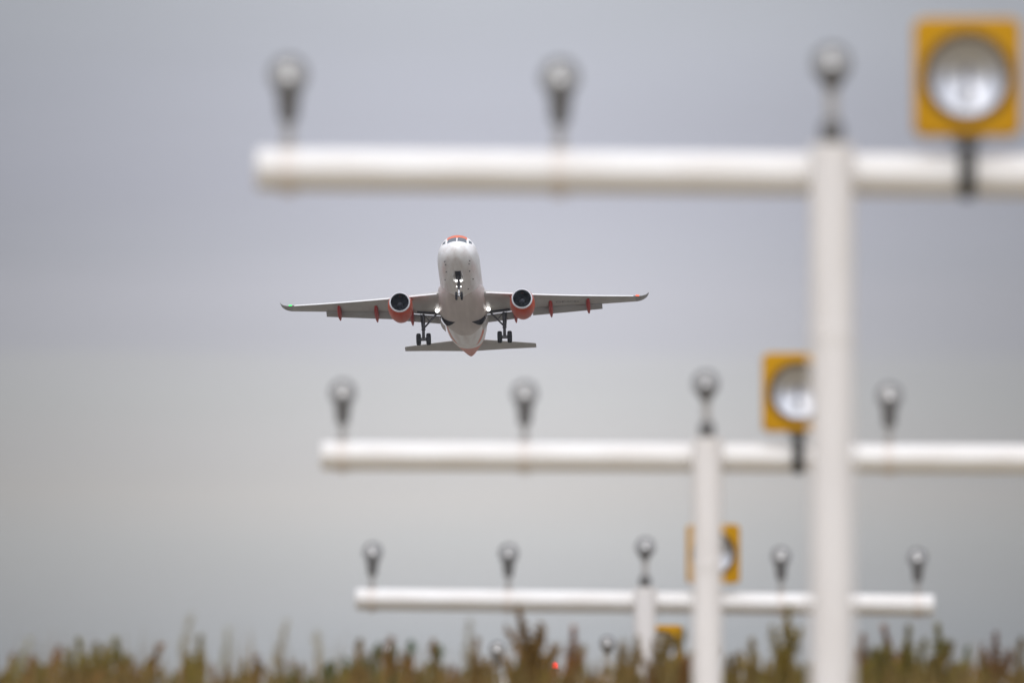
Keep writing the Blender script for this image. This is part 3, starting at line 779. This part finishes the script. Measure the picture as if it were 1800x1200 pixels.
def weed_meshes(kind, seed, form):
    """Unit plant about 1.3 m tall growing from the origin."""
    rng = random.Random(seed); bs, bh, bl = bmesh.new(), bmesh.new(), bmesh.new()
    H = 1.3
    if form == 'grass':
        for k in range(1):
            a = rng.random() * 6.28; d = Vector((math.cos(a) * 0.05, math.sin(a) * 0.05, 1))
            hh = H * (1, 0.86, 0.74)[k]
            pts = spike(bs, bh, Vector((math.cos(a) * 0.03, math.sin(a) * 0.03, 0)), d, hh, 0.060, rng, 120, 0.78, 0.020)
        tip = pts[-1]
        nl = 16
    elif form == 'spire':
        pts = spike(bs, bh, Vector((0, 0, 0)), Vector((rng.uniform(-.06, .06), rng.uniform(-.06, .06), 1)), H, 0.072, rng, 820, 0.50)
        tip = pts[-1]
        nb = rng.randint(6, 9)
        for k in range(nb):
            a = k * 2.4 + rng.random(); z = H * (0.34 + 0.44 * (k + rng.random()) / nb)
            i = min(6, int(z / H * 7)); p = pts[i].lerp(pts[i + 1], z / H * 7 - i)
            ln = 0.50 * (1.05 - 0.62 * k / nb) * rng.uniform(.55, 1.15)
            spike(bs, bh, p, Vector((math.cos(a) * 0.55, math.sin(a) * 0.55, 1)), ln, 0.052, rng, 720, 0.08)
        nl = 34
    else:       # bushy: several stems from the base
        ns = rng.randint(5, 8)
        for k in range(ns):
            a = k * 6.28 / ns + rng.random(); hh = H * rng.uniform(.66, 0.98) if k else H
            d = Vector((math.cos(a) * 0.34, math.sin(a) * 0.34, 1)) if k else Vector((0.04, 0, 1))
            pts = spike(bs, bh, Vector((math.cos(a) * 0.04, math.sin(a) * 0.04, 0)), d, hh, 0.068, rng, 720, 0.42)
            if k == 0: tip = pts[-1]
            for j in range(3):
                b_ = rng.random() * 6.28; i = rng.randint(3, 5)
                spike(bs, bh, pts[i], Vector((math.cos(b_) * .4, math.sin(b_) * .4, 1)), 0.34 * rng.uniform(.5, 1.2), 0.052, rng, 720, 0.08)
        nl = 70
    for _ in range(nl):
        a = rng.random() * 6.28; z = H * (0.05 + 0.55 * rng.random()); r = 0.02 + 0.10 * rng.random()
        flake(bl, Vector((math.cos(a) * r * .4, math.sin(a) * r * .4, z)), Vector((math.cos(a), math.sin(a), rng.uniform(.2, 1.4))), rng.uniform(.10, .24), rng.uniform(.012, .032), rng)
    return bs, bh, bl, tip

proto, tips = {}, {}
def weed(kind, form, px, py, d, label, group, variant=0):
    p = at(px, py, d); z0 = gz(p.x, p.y)
    key = (kind, form, variant)
    root = thing('grass_stalk' if form == 'grass' else 'weed', label, 'grass' if form == 'grass' else 'weed', (p.x, p.y, z0), group)
    if key not in proto:
        bs, bh, bl, tip = weed_meshes(kind, 17 * variant + len(form) * 31 + len(kind), form)
        mh, ms, ml = PAL[kind]
        proto[key] = [obj('stem', bs, ms, root, smooth=False), obj('seed_head', bh, mh, root, smooth=False), obj('leaves', bl, ml, root, smooth=False)]
        tips[key] = tip
    else:
        for c in proto[key]:
            e = c.copy(); COL.objects.link(e); e.parent = root
    root.rotation_euler = (R(random.uniform(-5, 5)), R(random.uniform(-6, 15)), random.uniform(-0.6, 0.6))   # leaning with the wind
    tp = root.rotation_euler.to_matrix() @ tips[key]
    sc = (p.z - z0) / tp.z
    root.scale = (sc, sc, sc); root.location = (p.x - tp.x * sc, p.y - tp.y * sc, z0)
    return root

G = 'weeds rising along the bottom of the picture'
WEEDS = [
    ('rust', 'spire', 911, 1070, 108, 'tallest rust brown dock weed, reaching up to the lowest crossbar'),
    ('rust', 'spire', 1008, 1104, 110, 'rust brown dock weed just right of the small red light'),
    ('brown', 'bushy', 1180, 1112, 104, 'bushy brown weed between the second and third masts'),
    ('brown', 'bushy', 1200, 1108, 105, 'olive brown bush hiding the lower half of the small yellow flasher'),
    ('brown', 'bushy', 1122, 1140, 103, 'low spreading brown weed left of the foot of the third mast'),
    ('olive', 'bushy', 1625, 1122, 106, 'dense olive brown bush at lower right, left of the broad brown weed'),
    ('brown', 'bushy', 1725, 1150, 107, 'low dark bush left of the dark brown spire near the right edge'),
    ('olive', 'bushy', 186, 1134, 111, 'dense olive bush filling the right half of the lower left clump'),
    ('olive', 'bushy', 122, 1138, 110, 'dense brownish olive bush filling the left half of the lower left clump'),
    ('brown', 'bushy', 944, 1116, 110, 'brown side bush leaning on the tallest rust weed'),
    ('brown', 'bushy', 1024, 1136, 111, 'brown bush around the foot of the rust weed near the red light'),
    ('green', 'bushy', 690, 1134, 112, 'dark green leafy weed between the green pair'),
    ('rust', 'spire', 1148, 1128, 107, 'brown weed standing directly before the foot of the third mast'),
    ('brown', 'spire', 838, 1122, 104, 'light brown weed left of the half hidden lamp on the farthest mast'),
    ('pale', 'grass', 826, 1088, 98, 'faint pale grass stalk left of the tallest rust brown weed'),
    ('brown', 'bushy', 760, 1126, 112, 'brown weed clump beside the dark green shrubby weeds'),
    ('green', 'bushy', 722, 1128, 113, 'dark green leafy weed, right one of the green pair'),
    ('green', 'bushy', 664, 1132, 111, 'dark green leafy weed, left one of the green pair'),
    ('rust', 'spire', 688, 1122, 108, 'pinkish brown seed head rising between the two green weeds'),
    ('brown', 'bushy', 632, 1126, 112, 'brown topped weed at the left edge of the green weeds'),
    ('rust', 'spire', 452, 1152, 106, 'short reddish weed alone between two pale grass stalks'),
    ('pale', 'grass', 558, 1108, 100, 'slender straw grass with a greenish tint, right of the tall pale grass'),
    ('pale', 'grass', 505, 1092, 99, 'tall pale straw grass head standing by itself against the sky'),
    ('olive', 'spire', 352, 1118, 103, 'olive weed with a head leaning to the right'),
    ('pale', 'grass', 337, 1080, 96, 'very faint tall grass stalk above the leaning olive weed'),
    ('pale', 'grass', 401, 1104, 97, 'faint small grass head right of the leaning olive weed'),
    ('rust', 'spire', 283, 1132, 109, 'brown weed spire left of the leaning olive weed'),
    ('olive', 'spire', 203, 1122, 112, 'right spire of the olive weed clump in the lower left'),
    ('olive', 'bushy', 168, 1132, 110, 'middle of the olive weed clump in the lower left'),
    ('olive', 'spire', 138, 1124, 112, 'yellow olive spire, tallest of the clump in the lower left'),
    ('rust', 'bushy', 104, 1138, 108, 'dark reddish left edge weed of the clump in the lower left'),
    ('pale', 'grass', 52, 1122, 98, 'pale yellow green grass near the left edge'),
    ('olive', 'bushy', 20, 1158, 104, 'yellow green weed in the bottom left corner'),
    ('brown', 'bushy', 1322, 1124, 108, 'brown weed between the first and second masts'),
    ('olive', 'spire', 1386, 1068, 101, 'tall thin olive weed just left of the nearest mast'),
    ('brown', 'bushy', 1368, 1146, 109, 'low brown weed at the left foot of the nearest mast'),
    ('rust', 'spire', 1518, 1118, 107, 'pinkish brown weed just right of the nearest mast'),
    ('rust', 'spire', 1554, 1102, 110, 'dark rust weed, second to the right of the nearest mast'),
    ('olive', 'spire', 1597, 1102, 109, 'olive brown weed under the right end of the lowest crossbar'),
    ('olive', 'spire', 1648, 1098, 111, 'tallest weed right of the nearest mast, leaning to the right'),
    ('brown', 'bushy', 1672, 1130, 108, 'broad brown weed behind the leaning tall one at lower right'),
    ('green', 'spire', 1700, 1138, 112, 'thin dark green weed in the gap at lower right'),
    ('rust', 'spire', 1750, 1114, 110, 'dark brown spire near the right edge'),
    ('brown', 'bushy', 1795, 1122, 109, 'dark bushy weed cut by the right edge')]
for i, (k, f, px, py, d, lab) in enumerate(WEEDS): weed(k, f, px, py, d, lab, G, i % 3)
rng = random.Random(5)
for i in range(110):
    px = -30 + 1860 * (i + rng.random()) / 110
    k = rng.choice(['brown', 'olive', 'rust', 'brown', 'olive', 'green' if 560 < px < 800 else 'brown'])
    weed(k, 'bushy', px, rng.uniform(1150, 1192) + (8 if 380 < px < 600 else 0) + (26 if 955 < px < 990 or 1045 < px < 1085 or 858 < px < 890 else 0), rng.uniform(99, 119), 'low weed in the tangled strip along the bottom edge', 'low weeds along the bottom edge', i % 3)

# tall grass filling the bank between the weeds
bm = bmesh.new(); rng = random.Random(9)
for _ in range(20000):
    x = rng.uniform(-5.5, 5.5); y = rng.uniform(95, 134)
    z0 = gz(x, y); a = rng.random() * 6.28; hh = rng.uniform(.6, 1.12); wd = rng.uniform(.004, .010)
    lean = Vector((math.cos(a), math.sin(a), 0)) * rng.uniform(.02, .22)
    q = Vector((-math.sin(a), math.cos(a), 0)) * wd
    b0 = Vector((x, y, z0 - .02)); m0 = b0 + lean * .35 + Vector((0, 0, hh * .6)); t0 = b0 + lean + Vector((0, 0, hh))
    v = [bm.verts.new(p_) for p_ in (b0 - q, b0 + q, m0 + q * .8, m0 - q * .8, t0)]
    bm.faces.new((v[0], v[1], v[2], v[3])); bm.faces.new((v[3], v[2], v[4]))
tg = obj('tall_grass', bm, mat('dry_tall_grass', (0.22, 0.135, 0.035), 0.8, col2=(0.13, 0.092, 0.022), vscale=2.5), smooth=False)
tg['kind'] = 'stuff'; tg['label'] = 'tall dry grass filling the bank under the weeds'; tg['category'] = 'grass'

# ------------------------------------------------------------------ thin air haze
bm = bmesh.new(); box(bm, (0, 2000, 44.5), (24600, 28600, 91.0))
hz = bpy.data.materials.new('thin_air'); hz.use_nodes = True
hn = hz.node_tree.nodes; hn.clear()
pv = hn.new('ShaderNodeVolumePrincipled'); pv.inputs['Color'].default_value = (0.86, 0.91, 1.0, 1); pv.inputs['Density'].default_value = 1.8e-5
pv.inputs['Anisotropy'].default_value = 0.2
ho = hn.new('ShaderNodeOutputMaterial'); hz.node_tree.links.new(pv.outputs[0], ho.inputs['Volume'])
h_ = obj('haze', bm, hz, smooth=False); h_['kind'] = 'stuff'; h_['label'] = 'thin pale haze in the air'; h_['category'] = 'haze'
